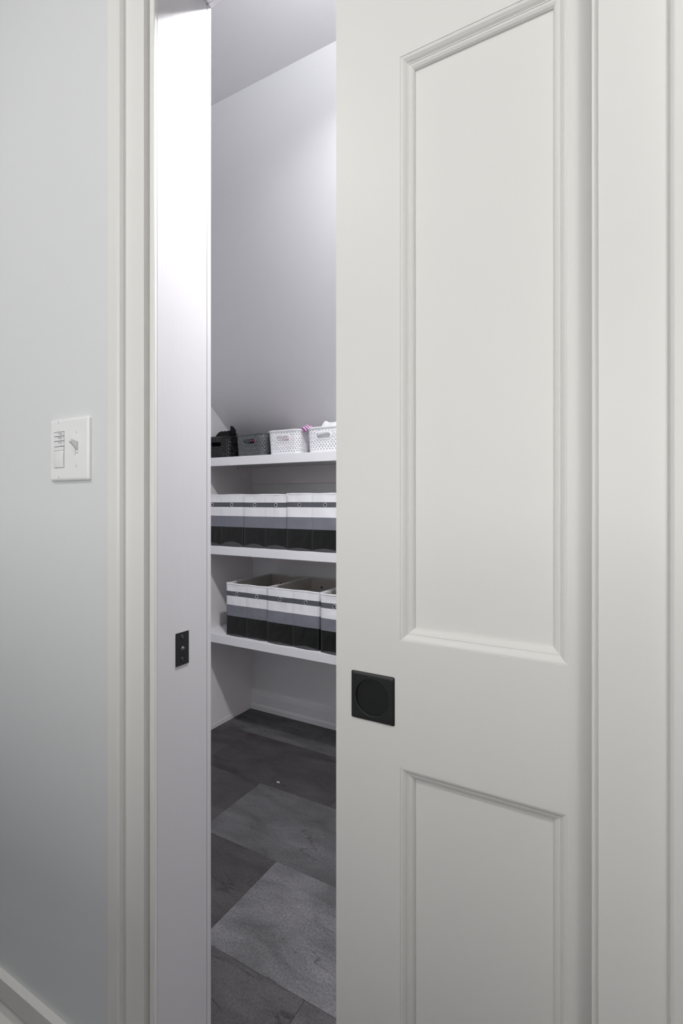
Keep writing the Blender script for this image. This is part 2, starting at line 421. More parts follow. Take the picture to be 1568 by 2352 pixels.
# ================================================================== SLIDING DOOR
def d_s(px):     # picture column -> x on the door face
    u = (px-784)/1155.0
    return YD*(0.8696*u-0.4938)/(0.4938*u+0.8696)
def d_z(px, py):
    u = (px-784)/1155.0
    return Z((1150-py)/1155.0*YD/(0.4938*u+0.8696))
dx0 = d_s(771.8); p0 = d_s(918.5); p1 = d_s(1304.0)
uz1 = 0.5*(d_z(919, 130)+d_z(1028.7, 80)); uz0 = 0.5*(d_z(917.5, 1472)+d_z(1301, 1529))
lz1 = 0.5*(d_z(915.5, 1761)+d_z(1302, 1871)); lz0 = 0.20
TH = 0.035
door = empty('door_1', (dx0, YD, 0.006))
struct(door, 'white panelled pocket door slid half open with a black flush pull', 'door')
zt, zb0 = ZH+0.012, 0.006
mull = 0.072
p2 = p1+mull; p3 = p2+(p1-p0); dx1 = p3+(p0-dx0)
# flush pull position
hx0, hx1 = d_s(807.3), d_s(906.8)
hz1 = 0.5*(d_z(807.3, 1539)+d_z(906.8, 1556)); hz0 = 0.5*(d_z(808, 1646)+d_z(907, 1666))
hcx, hcz = (hx0+hx1)/2, (hz0+hz1)/2
hh = 0.25*((hx1-hx0)+(hz1-hz0))
q = hh-0.002
mb = MB()
mb.box(dx0, hcx-q, YD, YD+TH, hcz-q, hcz+q); mb.box(hcx+q, p0, YD, YD+TH, hcz-q, hcz+q)
mb.box(hcx-q, hcx+q, YD+0.020, YD+TH, hcz-q, hcz+q)
mb.box(dx0, p0, YD, YD+TH, zb0, hcz-q); mb.box(dx0, p0, YD, YD+TH, hcz+q, zt)
# weld the five blocks into one clean stile: only its outer arrises are eased
st = mb.build('stile', M_DOOR, door)
mb = MB().box(p3, dx1, YD, YD+TH, zb0, zt); mb.build('stile', M_DOOR, door)
for (a, b) in ((uz1, zt), (lz1, uz0), (zb0, lz0)):
    MB().box(p0, p3, YD, YD+TH, a, b).build('rail', M_DOOR, door)
for (a, b) in ((lz0, lz1), (uz0, uz1)):
    MB().box(p1, p2, YD, YD+TH, a, b).build('mullion', M_DOOR, door)
PROF = [(0.0, 0.0), (0.0002, 0.0007), (0.0007, 0.0007), (0.0012, 0.0004), (0.0035, 0.0013), (0.0062, 0.0034), (0.0084, 0.0058),
        (0.0087, 0.0055), (0.0094, 0.0055), (0.0098, 0.0062), (0.0118, 0.0070), (0.0142, 0.0086), (0.0158, 0.0106), (0.0160, 0.0140)]
def panel(x0, x1, z0, z1):
    MB().box(x0, x1, YD+0.0125, YD+0.0225, z0, z1).build('panel', M_DOOR, door)
    rings = [[(x0+d, YD+e, z0+d), (x1-d, YD+e, z0+d), (x1-d, YD+e, z1-d), (x0+d, YD+e, z1-d)] for d, e in PROF]
    MB().loft(rings).build('panel_molding', M_DOOR, door)
    rings = [[(x0+d, YD+TH-e, z0+d), (x1-d, YD+TH-e, z0+d), (x1-d, YD+TH-e, z1-d), (x0+d, YD+TH-e, z1-d)] for d, e in PROF]
    MB().loft(rings).build('panel_molding', M_DOOR, door)
for (a, b) in ((p0, p1), (p2, p3)):
    panel(a, b, uz0, uz1); panel(a, b, lz0, lz1)

# flush pull: square plate with bevelled rim and a round dished cup
def rrect(cx, cz, h, r, n=5):
    pts = []
    for sx, sz, a0 in ((1, 1, 0), (-1, 1, 90), (-1, -1, 180), (1, -1, 270)):
        for k in range(n):
            a = R(a0+90*k/(n-1)); pts.append((cx+sx*(h-r)+r*math.cos(a), cz+sz*(h-r)+r*math.sin(a)))
    return pts
base = rrect(hcx, hcz, hh, 0.0022)
n = len(base)
def ring2(pts, y): return [(x, y, z) for x, z in pts]
inner = rrect(hcx, hcz, hh-0.0035, 0.0015)
rc = hh*0.755
circ = []
for x, z in inner:
    a = math.atan2(z-hcz, x-hcx); circ.append(a)
# dense ring by angle so the cup is truly round
NA = 176
def sq_at(a, h):
    c, s = math.cos(a), math.sin(a); k = h/max(abs(c), abs(s)); return (hcx+c*k, hcz+s*k)
def circ_at(a, r): return (hcx+math.cos(a)*r, hcz+math.sin(a)*r)
A = [2*math.pi*(i+0.0)/NA for i in range(NA)]
def rsq(h, rr, y):
    out = []
    for a in A:
        x, z = sq_at(a, h)
        # rounded corners
        ex, ez = abs(x-hcx)-(h-rr), abs(z-hcz)-(h-rr)
        if ex > 0 and ez > 0:
            d = math.hypot(ex, ez)
            if d > rr:
                x = hcx + math.copysign(h-rr+ex/d*rr, x-hcx); z = hcz + math.copysign(h-rr+ez/d*rr, z-hcz)
        out.append((x, y, z))
    return out
def rci(r, y): return [(circ_at(a, r)[0], y, circ_at(a, r)[1]) for a in A]
rings = [rsq(hh, 0.0016, YD), rsq(hh, 0.0016, YD-0.0012), rsq(hh-0.0006, 0.0015, YD-0.0020), rsq(hh-0.0030, 0.0012, YD-0.0034),
         rsq(hh-0.0035, 0.0010, YD-0.0034), rci(rc+0.0013, YD-0.0034), rci(rc+0.0009, YD-0.0034), rci(rc+0.0002, YD-0.0031), rci(rc, YD-0.0025), rci(rc-0.0003, YD-0.0002)]
fp = MB().loft(rings).build('flush_pull', M_BLACK, door, smooth=True)
fp['label'] = 'square matte black flush pull'
rings = [rci(rc-0.0003, YD-0.0002), rci(rc-0.0006, YD+0.0022), rci(rc-0.0011, YD+0.0032), rci(rc-0.0020, YD+0.0036), rci(rc-0.0024, YD+0.0036), rci(rc*0.4, YD+0.0036), rci(0.0005, YD+0.0036)]
o = MB().loft(rings, caps=True).build('finger_cup', M_BLACKD, fp, smooth=True)
o['label'] = 'round dished black finger recess'

# ================================================================== STRIKE PLATE on the jamb
sx = XJ+0.0008
def j_yz(px, py):
    u = (px-784)/1155.0
    z = XJ/(0.8696*u-0.4938)
    return z*(0.4938*u+0.8696), Z((1150-py)/1155.0*z)
pts = [j_yz(403.3, 1455.7), j_yz(433.0, 1447.4), j_yz(402.8, 1532.7), j_yz(432.5, 1521.4)]
sy0 = (pts[0][0]+pts[2][0])/2; sy1 = (pts[1][0]+pts[3][0])/2
sz1 = (pts[0][1]+pts[1][1])/2; sz0 = (pts[2][1]+pts[3][1])/2
scy, scz = (sy0+sy1)/2, (sz0+sz1)/2
sp = empty('strike_plate', (XJ, scy, scz), 'small black rectangular strike plate with two screws on the door jamb', 'strike plate')
MB().box(XJ-0.0005, XJ+0.0012, sy0, sy1, sz0, sz1).build('plate', M_BLACK, sp, bevel=0.0004)
for dz in (0.0205, -0.0205):
    k = (sz1-sz0)/0.0605
    mb = MB().torus((XJ+0.0012, scy, scz+dz*k), (1, 0, 0), 0.0036, 0.0005, n=24, k=6)
    mb.lathe([(0.0032, 0.0), (0.0026, 0.0006), (0.0010, 0.0008)], (XJ+0.0011, scy, scz+dz*k), (1, 0, 0), n=20)
    sc_ = mb.build('screw', M_BLACK, sp, smooth=True)
    MB().box(XJ+0.0018, XJ+0.0022, scy-0.002, scy+0.002, scz+dz*k-0.0003, scz+dz*k+0.0003).box(XJ+0.0018, XJ+0.0022, scy-0.0003, scy+0.0003, scz+dz*k-0.002, scz+dz*k+0.002).build('screw_slot', M_RUBBER, sc_)
o = MB().lathe([(0.0036, 0), (0.0034, 0.0012), (0.0024, 0.0024), (0.0008, 0.0029)], (XJ+0.0010, scy, scz), (1, 0, 0), n=24).build('bumper', M_RUBBER, sp, smooth=True)
o['label'] = 'domed grey rubber bumper'

# ================================================================== SWITCH PLATE on the wall
px0, px1, pz0, pz1 = -0.9345, -0.8180, Z(0.0360), Z(0.1490)
pcx, pcz = (px0+px1)/2, (pz0+pz1)/2
sw = empty('switch_plate', (pcx, YW, pcz), 'white two gang wall plate with a timer and a toggle switch, left of the casing', 'switch plate')
T0 = YW-0.0062
tx0, tx1, tz0, tz1 = -0.9210, -0.8885, Z(0.0600), Z(0.1262)
gx0, gx1 = -0.8575, -0.8475; gz0, gz1 = Z(0.0805), Z(0.1050)
mb = MB()
# face pieces around the two openings
X = [px0+0.005, tx0, tx1, gx0, gx1, px1-0.005]; ZZ = sorted([pz0+0.005, tz0, gz0, gz1, tz1, pz1-0.005])
for i in range(len(X)-1):
    for j in range(len(ZZ)-1):
        cx, cz = (X[i]+X[i+1])/2, (ZZ[j]+ZZ[j+1])/2
        if tx0 < cx < tx1 and tz0 < cz < tz1: continue
        if gx0 < cx < gx1 and gz0 < cz < gz1: continue
        mb.quad((X[i], T0, ZZ[j]), (X[i+1], T0, ZZ[j]), (X[i+1], T0, ZZ[j+1]), (X[i], T0, ZZ[j+1]))
# rolled edge
def rr2(d, y, r=0.004, n=5):
    out = []
    for sgx, sgz, a0 in ((1, 1, 0), (-1, 1, 90), (-1, -1, 180), (1, -1, 270)):
        for k in range(n):
            a = R(a0+90*k/(n-1))
            cx = (px1-d-r) if sgx > 0 else (px0+d+r); cz = (pz1-d-r) if sgz > 0 else (pz0+d+r)
            out.append((cx+r*math.cos(a), y, cz+r*math.sin(a)))
    return out
def hard(d, y):
    a = rr2(d, y, 0.00001); return a
mb.loft([rr2(0, YW), rr2(0, YW-0.003), rr2(0.0008, YW-0.0046), rr2(0.0024, YW-0.0057), hard(0.005, T0)])
for (a, b, c, d) in ((tx0, tx1, tz0, tz1), (gx0, gx1, gz0, gz1)):
    mb.loft([[(a, T0, c), (b, T0, c), (b, T0, d), (a, T0, d)], [(a, YW-0.001, c), (b, YW-0.001, c), (b, YW-0.001, d), (a, YW-0.001, d)]], caps=False)
mb.build('plate', M_PLATE, sw, smooth=True)
for (x, z) in ((-0.9050, Z(0.1435)), (-0.9050, Z(0.0435)), (-0.8525, Z(0.1225)), (-0.8525, Z(0.0625))):
    mb = MB().torus((x, T0, z), (0, -1, 0), 0.0026, 0.0004, n=20, k=6)
    mb.lathe([(0.0024, 0.0), (0.0022, 0.0005), (0.0008, 0.0007)], (x, T0, z), (0, -1, 0), n=20)
    s_ = mb.build('screw', M_PLATE, sw, smooth=True)
    MB().box(x-0.0003, x+0.0003, T0-0.0009, T0-0.0006, z-0.0019, z+0.0019).build('screw_slot', M_GINK, s_)
# timer module: three labelled keys, a blank key, a convex paddle
MB().box(tx0+0.0003, tx1-0.0003, YW-0.004, YW-0.001, tz0+0.0003, tz1-0.0003).build('timer_bezel', M_GAP, sw)
kh = [(0.1255, 0.1178), (0.1174, 0.1090), (0.1086, 0.0990), (0.0986, 0.0917)]
texts = ['1 hour', '30 min', '10 min', None]
def text(body, x, z, y, size, m, parent, name='lettering'):
    cu = bpy.data.curves.new(name, 'FONT'); cu.body = body; cu.size = size; cu.extrude = 0.00005; cu.align_x = 'CENTER'; cu.align_y = 'CENTER'
    cu.materials.append(m)
    o = bpy.data.objects.new(name, cu); C.objects.link(o)
    off = Vector((0, 0, 0)); p = parent
    while p is not None: off += p.location; p = p.parent
    me = bpy.data.meshes.new_from_object(o); me.transform(Matrix.Rotation(R(90), 4, 'X'))
    bpy.data.objects.remove(o); bpy.data.curves.remove(cu)
    o = bpy.data.objects.new(name, me); C.objects.link(o)
    o.location = Vector((x, y, z))-off; o.parent = parent
    return o
for (a, b), tx in zip(kh, texts):
    k_ = MB().box(tx0+0.0007, tx1-0.0009, T0-0.0012, YW-0.004, Z(b)+0.0002, Z(a)-0.0002).build('timer_key', M_FILM, sw, bevel=0.0007)
    if tx:
        text(tx, -0.9000, Z(a)-0.0026, T0-0.00128, 0.0046, M_INK, k_)
        MB().lathe([(0.0008, 0), (0.0008, 0.0002)], (-0.8968, T0-0.00118, Z(b)+0.0021), (0, -1, 0), n=14).build('indicator', M_INK, k_)
rings = []
for i in range(17):
    f = i/16; z = Z(0.0915)*(1-f)+Z(0.0606)*f
    dd = 0.0010+0.0016*math.sin(math.pi*min(1, f*0.9+0.05))
    rings.append([(tx0+0.0007, YW-0.004, z), (tx0+0.0010, T0-dd+0.0009, z), (tx0+0.004, T0-dd, z), (tx1-0.004, T0-dd, z), (tx1-0.0012, T0-dd+0.0009, z), (tx1-0.0009, YW-0.004, z)])
MB().loft(rings, caps=True).build('paddle', M_FILM, sw, smooth=True)
# toggle with OFF moulded below the raised lever
MB().box(gx0+0.0002, gx1-0.0002, YW-0.0045, YW-0.001, gz0+0.0002, gz1-0.0002).build('toggle_frame', M_PLATE, sw)
gcx, gcz = (gx0+gx1)/2, Z(0.0955)
y0_ = YW-0.0045
a = [(y0_, Z(0.1030)), (y0_, Z(0.0900)), (T0-0.0130, Z(0.1045)), (T0-0.0130, Z(0.1085)), (T0-0.008, Z(0.1085))]
tg = MB().prism(a, 'x', gcx-0.0038, gcx+0.0038).build('toggle', M_PLATE, sw, bevel=0.0007)
text('OFF', gcx-0.0009, Z(0.0850), y0_-0.0002, 0.0034, M_GINK, sw)

# ================================================================== SHELVING UNIT
YS = 1.717
SHZ = [Z(0.197), Z(-0.2075), Z(-0.612)]
su = empty('shelving_unit', (XL, YB, 0), 'built in white shelving unit with three shelves at the back of the closet', 'shelving')
sp_ = MB().box(XL+0.0005, XL+0.018, YS-0.03, YB-0.0005, 0.0, SHZ[0]-0.0225).build('side_panel', M_PANEL, su)
MB().box(XL+0.018, XL+0.0195, YS-0.03, YB-0.022, 0.0, 0.022).build('base_strip', M_PANEL, sp_, bevel=0.0006)
MB().lathe([(0.0028, 0), (0.0028, 0.0016), (0.002, 0.002)], (XL+0.0175, 1.978, SHZ[0]-0.033), (1, 0, 0), n=16).build('shelf_pin', M_GAP, sp_)
for i, z in enumerate(SHZ):
    x0 = XL+0.0005 if i == 0 else XL+0.0182
    sh = MB().box(x0, XR-0.001, YS, YB-0.0005, z-0.022, z).build('shelf', M_SHELF, su)
    MB().box(x0, XR-0.001, YS-0.0005, YS+0.019, z-0.0388, z-0.0002).build('nosing', M_SHELF, sh, bevel=0.0022)
    MB().box(XL+0.0183, XR-0.001, YB-0.0155, YB-0.0004, z-0.110, z-0.0222).build('cleat', M_PANEL, su, bevel=0.001)

# ================================================================== STRIPED FABRIC BINS
FR = [1.0, 0.985, 0.848, 0.759, 0.586, 0.376, 0.0]      # heights (share of the bin) where the bands change
def make_bin(label, xl, xr, yf, yb, zb, H, seed, bulge=0.003, sag=0.011, fs=0.5):
    rn = random.Random(seed); W = xr-xl; D = yb-yf
    t = empty('storage_bin', ((xl+xr)/2, (yf+yb)/2, zb), label, 'bin', 'striped fabric bins on the closet shelves')
    nx, ny = 40, 10
    bands = [(0.0, 0.376, 3, 46), (0.376, 0.586, 2, 10), (0.586, 0.759, 0, 8), (0.759, 0.848, 1, 4), (0.848, 1.0, 0, 7)]
    levels = []
    for a, b, m_, k in bands:
        for i in range(k): levels.append((a+(b-a)*i/k, m_))
    levels.append((1.0, None))
    ph = rn.uniform(0, 9)
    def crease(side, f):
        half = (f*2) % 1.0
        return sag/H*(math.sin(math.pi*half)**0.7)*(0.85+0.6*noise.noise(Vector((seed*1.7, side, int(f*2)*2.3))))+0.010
    def outer(side, f, h):
        """side 0 front,1 right,2 back,3 left ; f along the side"""
        half = (f*2) % 1.0 if f < 1 else 0.0
        env = math.sin(math.pi*half)**0.6 if side in (0, 2) else math.sin(math.pi*f)**0.6
        o = bulge*env*(0.35+0.65*(1-h)) + 0.0026*(noise.noise(Vector((f*5+ph, h*4, side*3.1+seed)))) * env
        # pulled creases fanning out from the seams
        o += 0.0016*env*noise.noise(Vector(((half*3+h*2.2)*1.6+seed*2.1+int(f*2), (h-half*0.8)*7, side+0.5*seed)))
        if side in (0, 2):
            c = crease(side, f)
            if h < c: o += 0.0058*min(1, (c-h)*H/0.0105)*math.sin(math.pi*half)**0.5
        top = 0.0018*noise.noise(Vector((f*3+seed, side*2.0, 1.5)))*h*(1 if h > 0.9 else 0)
        z = h*H + top
        fx = f*2*fs if f < 0.5 else fs+(f-0.5)*2*(1-fs)
        if side == 0: return (-W/2+W*fx, -D/2-o, z)
        if side == 1: return (W/2+min(o, 0.0004), -D/2+D*f, z)
        if side == 2: return (W/2-W*f, D/2+min(o, 0.0005), z)
        return (-W/2-min(o, 0.0004), D/2-D*f, z)
    cols = [(0, i/nx) for i in range(nx)] + [(1, i/ny) for i in range(ny)] + [(2, i/nx) for i in range(nx)] + [(3, i/ny) for i in range(ny)]
    # slightly soft vertical corners are kept crisp: the boards inside are stiff
    mb = MB(); n_ = len(cols)
    for h, _ in levels: mb.v += [outer(s_, f, h) for s_, f in cols]
    for li in range(len(levels)-1):
        for k in range(n_):
            k2 = (k+1) % n_
            mb.f.append((li*n_+k, li*n_+k2, (li+1)*n_+k2, (li+1)*n_+k))
            sd, ff = cols[k]; hm = 0.5*(levels[li][0]+levels[li+1][0])
            mb.m.append(5 if sd == 0 and hm < crease(0, ff+0.5/nx) else levels[li][1])  # front faces below the crease take the painted sheen colour
    # rim and lining
    ins = 0.0035
    def inset(p): return (max(-W/2+ins, min(W/2-ins, p[0])), max(-D/2+ins, min(D/2-ins, p[1])))
    o = len(mb.v); base_top = (len(levels)-1)*n_
    for hz in (None, 0.90, 0.02):
        for k in range(n_):
            p = mb.v[base_top+k]; x, y = inset(p)
            mb.v.append((x, y, p[2] if hz is None else hz*H))
    for k in range(n_):
        k2 = (k+1) % n_
        mb.f.append((base_top+k, base_top+k2, o+k2, o+k)); mb.m.append(0)
        mb.f.append((o+k, o+k2, o+n_+k2, o+n_+k)); mb.m.append(4)
        mb.f.append((o+n_+k, o+n_+k2, o+2*n_+k2, o+2*n_+k)); mb.m.append(4)
    mb.f.append(tuple(o+2*n_+k for k in range(n_))); mb.m.append(4)
    mb.f.append(tuple(reversed(range(n_)))); mb.m.append(3)
    body = mb.build('body', [M_FWHITE, M_FDARK, M_FBLUE, M_FBLACK, M_LINING, M_FSHEEN], t, smooth=True, local=True, weld=False)
    # white binding around the rim
    rings = []
    for k in range(n_+1):
        p = Vector(mb.v[base_top+(k % n_)]); side = cols[k % n_][0]
        rings.append(p)
    b = MB()
    lo = [(p.x*(1+0.0008/W), p.y*(1+0.0024/D), p.z-0.0045) for p in rings[:-1]]
    l2 = [(p.x*(1+0.0012/W), p.y*(1+0.0030/D), p.z-0.0012) for p in rings[:-1]]
    hi = [(p.x*(1+0.0006/W), p.y*(1+0.0012/D), p.z+0.0010) for p in rings[:-1]]
    inn = [(p.x*(1-0.0060/W), p.y*(1-0.0060/D), p.z+0.0008) for p in rings[:-1]]
    in2 = [(p.x*(1-0.0085/W), p.y*(1-0.0085/D), p.z-0.0050) for p in rings[:-1]]
    b.loft([lo, l2, hi, inn, in2]); b.build('rim_binding', M_FWHITE, t, smooth=True, local=True)
    # centre seam and edge seams on the front, sewn ridges
    for f in (0.018, 0.5, 0.982):               # rows of stitches
        s_ = MB(); h = 0.01
        while h < 0.955:
            a0 = outer(0, min(f, 0.9999), h); a1 = outer(0, min(f, 0.9999), h+0.0105)
            y = min(a0[1], a1[1])-0.0005
            s_.quad((a0[0]-0.00032, a0[1]-0.0004, a0[2]), (a0[0]+0.00032, a0[1]-0.0004, a0[2]), (a1[0]+0.00032, a1[1]-0.0004, a1[2]), (a1[0]-0.00032, a1[1]-0.0004, a1[2]))
            s_.quad((a0[0]-0.00032, a0[1]-0.0004, a0[2]), (a0[0]-0.00032, a0[1]+0.0004, a0[2]), (a1[0]-0.00032, a1[1]+0.0004, a1[2]), (a1[0]-0.00032, a1[1]-0.0004, a1[2]))
            s_.quad((a0[0]+0.00032, a0[1]-0.0004, a0[2]), (a0[0]+0.00032, a0[1]+0.0004, a0[2]), (a1[0]+0.00032, a1[1]+0.0004, a1[2]), (a1[0]+0.00032, a1[1]-0.0004, a1[2]))
            h += 0.0150
        s_.build('seam', M_THREAD, t, local=True, weld=False)
    # metal eyelets
    for side, y in ((0, None), (2, None)):
        for f in (0.26, 0.75):
            p = outer(side, f, 0.803)
            sgn = -1 if side == 0 else 1
            g = MB().torus((p[0], p[1]+sgn*0.0007, p[2]), (0, sgn, 0), 0.0071, 0.0017, n=24, k=8).build('eyelet', M_STEEL, t, smooth=True, local=True)
            MB().lathe([(0.0060, 0), (0.0060, 0.0004)], (p[0], p[1]+sgn*0.0002, p[2]), (0, sgn, 0), n=18).build('eyelet_hole', M_EYE, g, local=True)
            if side == 2:
                MB().lathe([(0.0058, 0), (0.0058, 0.0006)], (p[0], D/2-ins-0.0002, p[2]), (0, -1, 0), n=18).build('eyelet_back', M_GAP, t, local=True)
    return t
zm, zl = SHZ[1]+0.0005, SHZ[2]+0.0005
make_bin('striped fabric bin against the side panel on the middle shelf', -1.7325, -1.4895, 1.738, 2.075, zm, 0.2350, 1, sag=0.020, fs=0.446)
make_bin('striped fabric bin in the middle of the three on the middle shelf', -1.4865, -1.2475, 1.737, 2.075, zm, 0.2345, 2, sag=0.013)
make_bin('striped fabric bin beside the door edge on the middle shelf', -1.2445, -0.9900, 1.726, 2.075, zm, 0.2370, 3, sag=0.010)
make_bin('empty striped fabric bin leftmost on the lowest shelf', -1.5920, -1.3560, 1.741, 2.078, zl, 0.2365, 4, sag=0.008)
make_bin('empty striped fabric bin second from left on the lowest shelf', -1.3530, -1.0890, 1.733, 2.076, zl, 0.2380, 5, sag=0.007, fs=0.518)
make_bin('striped fabric bin holding a folded white cloth on the lowest shelf', -1.0765, -0.8300, 1.726, 2.074, zl, 0.2370, 6, sag=0.010)

# ================================================================== WOVEN PLASTIC BASKETS
def make_basket(name, label, W, D, H, m, cx, yf, z, rz=0, proto=None, group='woven plastic baskets on the top shelf'):
    cy = yf+D/2
    t = empty(name, (cx, cy, z), label, 'basket', group, rz=rz)
    rc_ = 0.030; tp = 0.007                     # corner radius, flare towards the top
    NPER = 2*(W+D)-8*rc_+2*math.pi*rc_
    def at(u, zz, off):
        """u in [0,1): 0 is the middle of the front, running to the right"""
        fl = tp*(zz/H-1.0)+off
        a, b = W/2-rc_, D/2-rc_
        segs = [(a, 'f'), (math.pi*rc_/2, 'c1'), (2*b, 'r'), (math.pi*rc_/2, 'c2'), (2*a, 'k'), (math.pi*rc_/2, 'c3'), (2*b, 'l'), (math.pi*rc_/2, 'c4'), (a, 'f2')]
        s_ = (u % 1.0)*NPER
        for L_, k in segs:
            if s_ <= L_ or k == 'f2': break
            s_ -= L_
        rr = rc_+fl
        if k == 'f': return (s_, -D/2-fl, zz)
        if k == 'r': return (W/2+fl, -b+s_, zz)
        if k == 'k': return (a-s_, D/2+fl, zz)
        if k == 'l': return (-W/2-fl, b-s_, zz)
        if k == 'f2': return (-a+s_, -D/2-fl, zz)
        an = s_/rc_
        if k == 'c1': th = -math.pi/2+an; c = (a, -b)
        if k == 'c2': th = an; c = (a, b)
        if k == 'c3': th = math.pi/2+an; c = (-a, b)
        if k == 'c4': th = math.pi+an; c = (-a, -b)
        return (c[0]+rr*math.cos(th), c[1]+rr*math.sin(th), zz)
    hz = H*0.645; hw, hr = 0.034, 0.0104        # handle slot: half length, radius
    N = int(round(NPER/0.0141)); z0, z1 = 0.006, H-0.008
    vper = 0.0170; nv = (z1-z0)/vper; SEG = int(nv*8)
    def slot_d(p):
        if abs(p[1]) < D/2-0.012: return 1
        x = max(abs(p[0])-(hw-hr), 0); return math.hypot(x, p[2]-hz)
    mb = MB()
    for fam in (1, -1):
        for k in range(N):
            rings = []
            for i in range(SEG+1):
                v = nv*i/SEG; zz = z0+v*vper
                amp = 0.0008*fam*math.cos(2*math.pi*v)
                u = (k+fam*v)/N
                p = at(u, zz, amp)
                if slot_d(p) < hr+0.0030:
                    if len(rings) > 1: mb.loft(rings, caps=True)
                    rings = []; continue
                hwd = 0.33/N
                rings.append([at(u-hwd, zz, amp-0.0002), at(u-hwd*0.5, zz, amp+0.0007), at(u, zz, amp+0.0010), at(u+hwd*0.5, zz, amp+0.0007), at(u+hwd, zz, amp-0.0002), at(u, zz, amp-0.0009)])
            if len(rings) > 1: mb.loft(rings, caps=True)
    o = mb.build('weave', m, t, smooth=True, local=True, weld=False); o['kind'] = 'stuff'
    K = 120
    # rolled rim
    prof = [(-0.0010, H-0.0105), (0.0022, H-0.0100), (0.0052, H-0.0065), (0.0056, H-0.0030), (0.0040, H-0.0006), (0.0008, H), (-0.0020, H-0.0012), (-0.0020, H-0.0095)]
    rings = [[at(j/K, zz, d) for j in range(K)] for d, zz in prof]
    MB().loft(rings+[rings[0]]).build('rim', m, t, smooth=True, local=True)
    # solid foot band and floor
    prof = [(-0.0018, 0.0), (0.0016, 0.0), (0.0018, 0.0068), (0.0, 0.0078), (-0.0018, 0.0070)]
    rings = [[at(j/K, zz, d) for j in range(K)] for d, zz in prof]
    mb = MB().loft(rings+[rings[0]])
    mb.quad(*[at(j/K, 0.0012, -0.001) for j in range(K)])
    mb.build('base', m, t, smooth=True, local=True)
    # handle surround
    for sgn in (-1, 1):
        rings = []
        def stad(r, extra):
            out = []
            for j in range(40):
                a_ = 2*math.pi*j/40
                cx_ = (hw-hr) if math.cos(a_) >= 0 else -(hw-hr)
                x = cx_+r*math.cos(a_); zz = hz+r*math.sin(a_)
                fl = tp*(zz/H-1.0)+extra
                out.append((x*(1 if sgn < 0 else -1), sgn*(D/2+fl), zz))
            return out
        if sgn == 1: break
        MB().loft([stad(hr, -0.0022), stad(hr, 0.0022), stad(hr+0.0012, 0.0030), stad(hr+0.0040, 0.0030), stad(hr+0.0056, 0.0018), stad(hr+0.0056, -0.0012), stad(hr, -0.0022)]).build('handle_frame', m, t, smooth=True, local=True)
    return t
zt_ = SHZ[0]+0.0004
BH = 0.1045
b1 = make_basket('woven_basket', 'black woven plastic basket heaped with black clothing', 0.150, 0.205, BH-0.003, M_BASKB, -1.6700, 1.752, zt_)
b2 = make_basket('woven_basket', 'charcoal grey woven plastic basket with a pink ball showing through its handle', 0.167, 0.205, BH-0.001, M_BASKG, -1.4670, 1.747, zt_, rz=0)
b3 = make_basket('woven_basket', 'white woven plastic basket beside the grey basket, pale pink cloth inside', 0.167, 0.205, BH+0.001, M_BASKW, -1.2800, 1.744, zt_)
b4 = copy_tree(b3); b4.location = (-1.0770, 1.744+0.1025, zt_)
b4['label'] = 'white woven plastic basket piled with white cloth, next to the door edge'

# ---------------- soft contents
def heap(name, label, cat, cx, cy, z0, rx, ry, h, m, seed, peaks=(), group=None, fold=1.0, res=40, edge=0.7):
    """a crumpled cloth: closed, folded dome; peaks = (dx, dy, height, radius)"""
    mb = MB(); n_ = 56
    rings = []
    for i in range(res+1):
        r = i/res
        ring = []
        for k in range(n_):
            a_ = 2*math.pi*k/n_
            sq = 1.0/max(abs(math.cos(a_)), abs(math.sin(a_)))**0.55
            x = math.cos(a_)*r*rx*sq; y = math.sin(a_)*r*ry*sq
            d = h*(1-r**2.6)*edge + h*(1-edge)*(1-r**6)
            q = Vector((x*22+seed*3.7, y*22, seed*1.3))
            f = noise.noise(q)+0.55*abs(noise.noise(q*2.3))+0.25*noise.noise(q*4.9)
            wv = math.sin((x*0.8+y*0.6)*120+4*noise.noise(q*0.6)+seed)
            d += fold*(0.010*f+0.0022*wv)*(1-r**4)
            for dx, dy, ph_, pr in peaks:
                e = ((x-dx)**2+(y-dy)**2)/(pr*pr); d += ph_*math.exp(-e)
            ring.append((x, y, max(d, 0.0)))
        rings.append(ring)
    low = [(p[0]*0.9, p[1]*0.9, -0.012) for p in rings[-1]]
    mb.loft(rings+[low], caps=True)
    o = mb.build(name, m, None, smooth=True, local=True, weld=True)
    o.location = (cx, cy, z0)
    return tag(o, label, cat, group)
# black clothing with a knotted bow
o = heap('black_garment', 'crumpled black garment with a twisted knot, in the black basket', 'clothing', -1.672, 1.850, zt_+BH-0.020, 0.056, 0.070, 0.046, M_CBLACK, 3,
         peaks=((-0.01, -0.03, 0.010, 0.045), (0.030, -0.03, 0.006, 0.02)))
kn = MB(); rings = []
for i in range(15):                          # a puffed, twisted knot of cloth leaning over the right end
    th = math.pi*(i+0.25)/14.5; ring = []
    for k in range(22):
        ph_ = 2*math.pi*k/22
        d = Vector((math.sin(th)*math.cos(ph_), math.sin(th)*math.sin(ph_), math.cos(th)))
        f = 1+0.28*noise.noise(d*2.1+Vector((4.2, 1.1, 0.3)))+0.10*math.sin(5*ph_+4*th)*math.sin(th)
        ring.append((0.053+d.x*0.0145*f-0.010*max(0, d.z)**2, -0.036+d.y*0.012*f, 0.047+d.z*0.0235*f))
    rings.append(ring)
kn.loft(rings, caps=True); kn.build('knot', M_CBLACK, o, smooth=True, local=True)
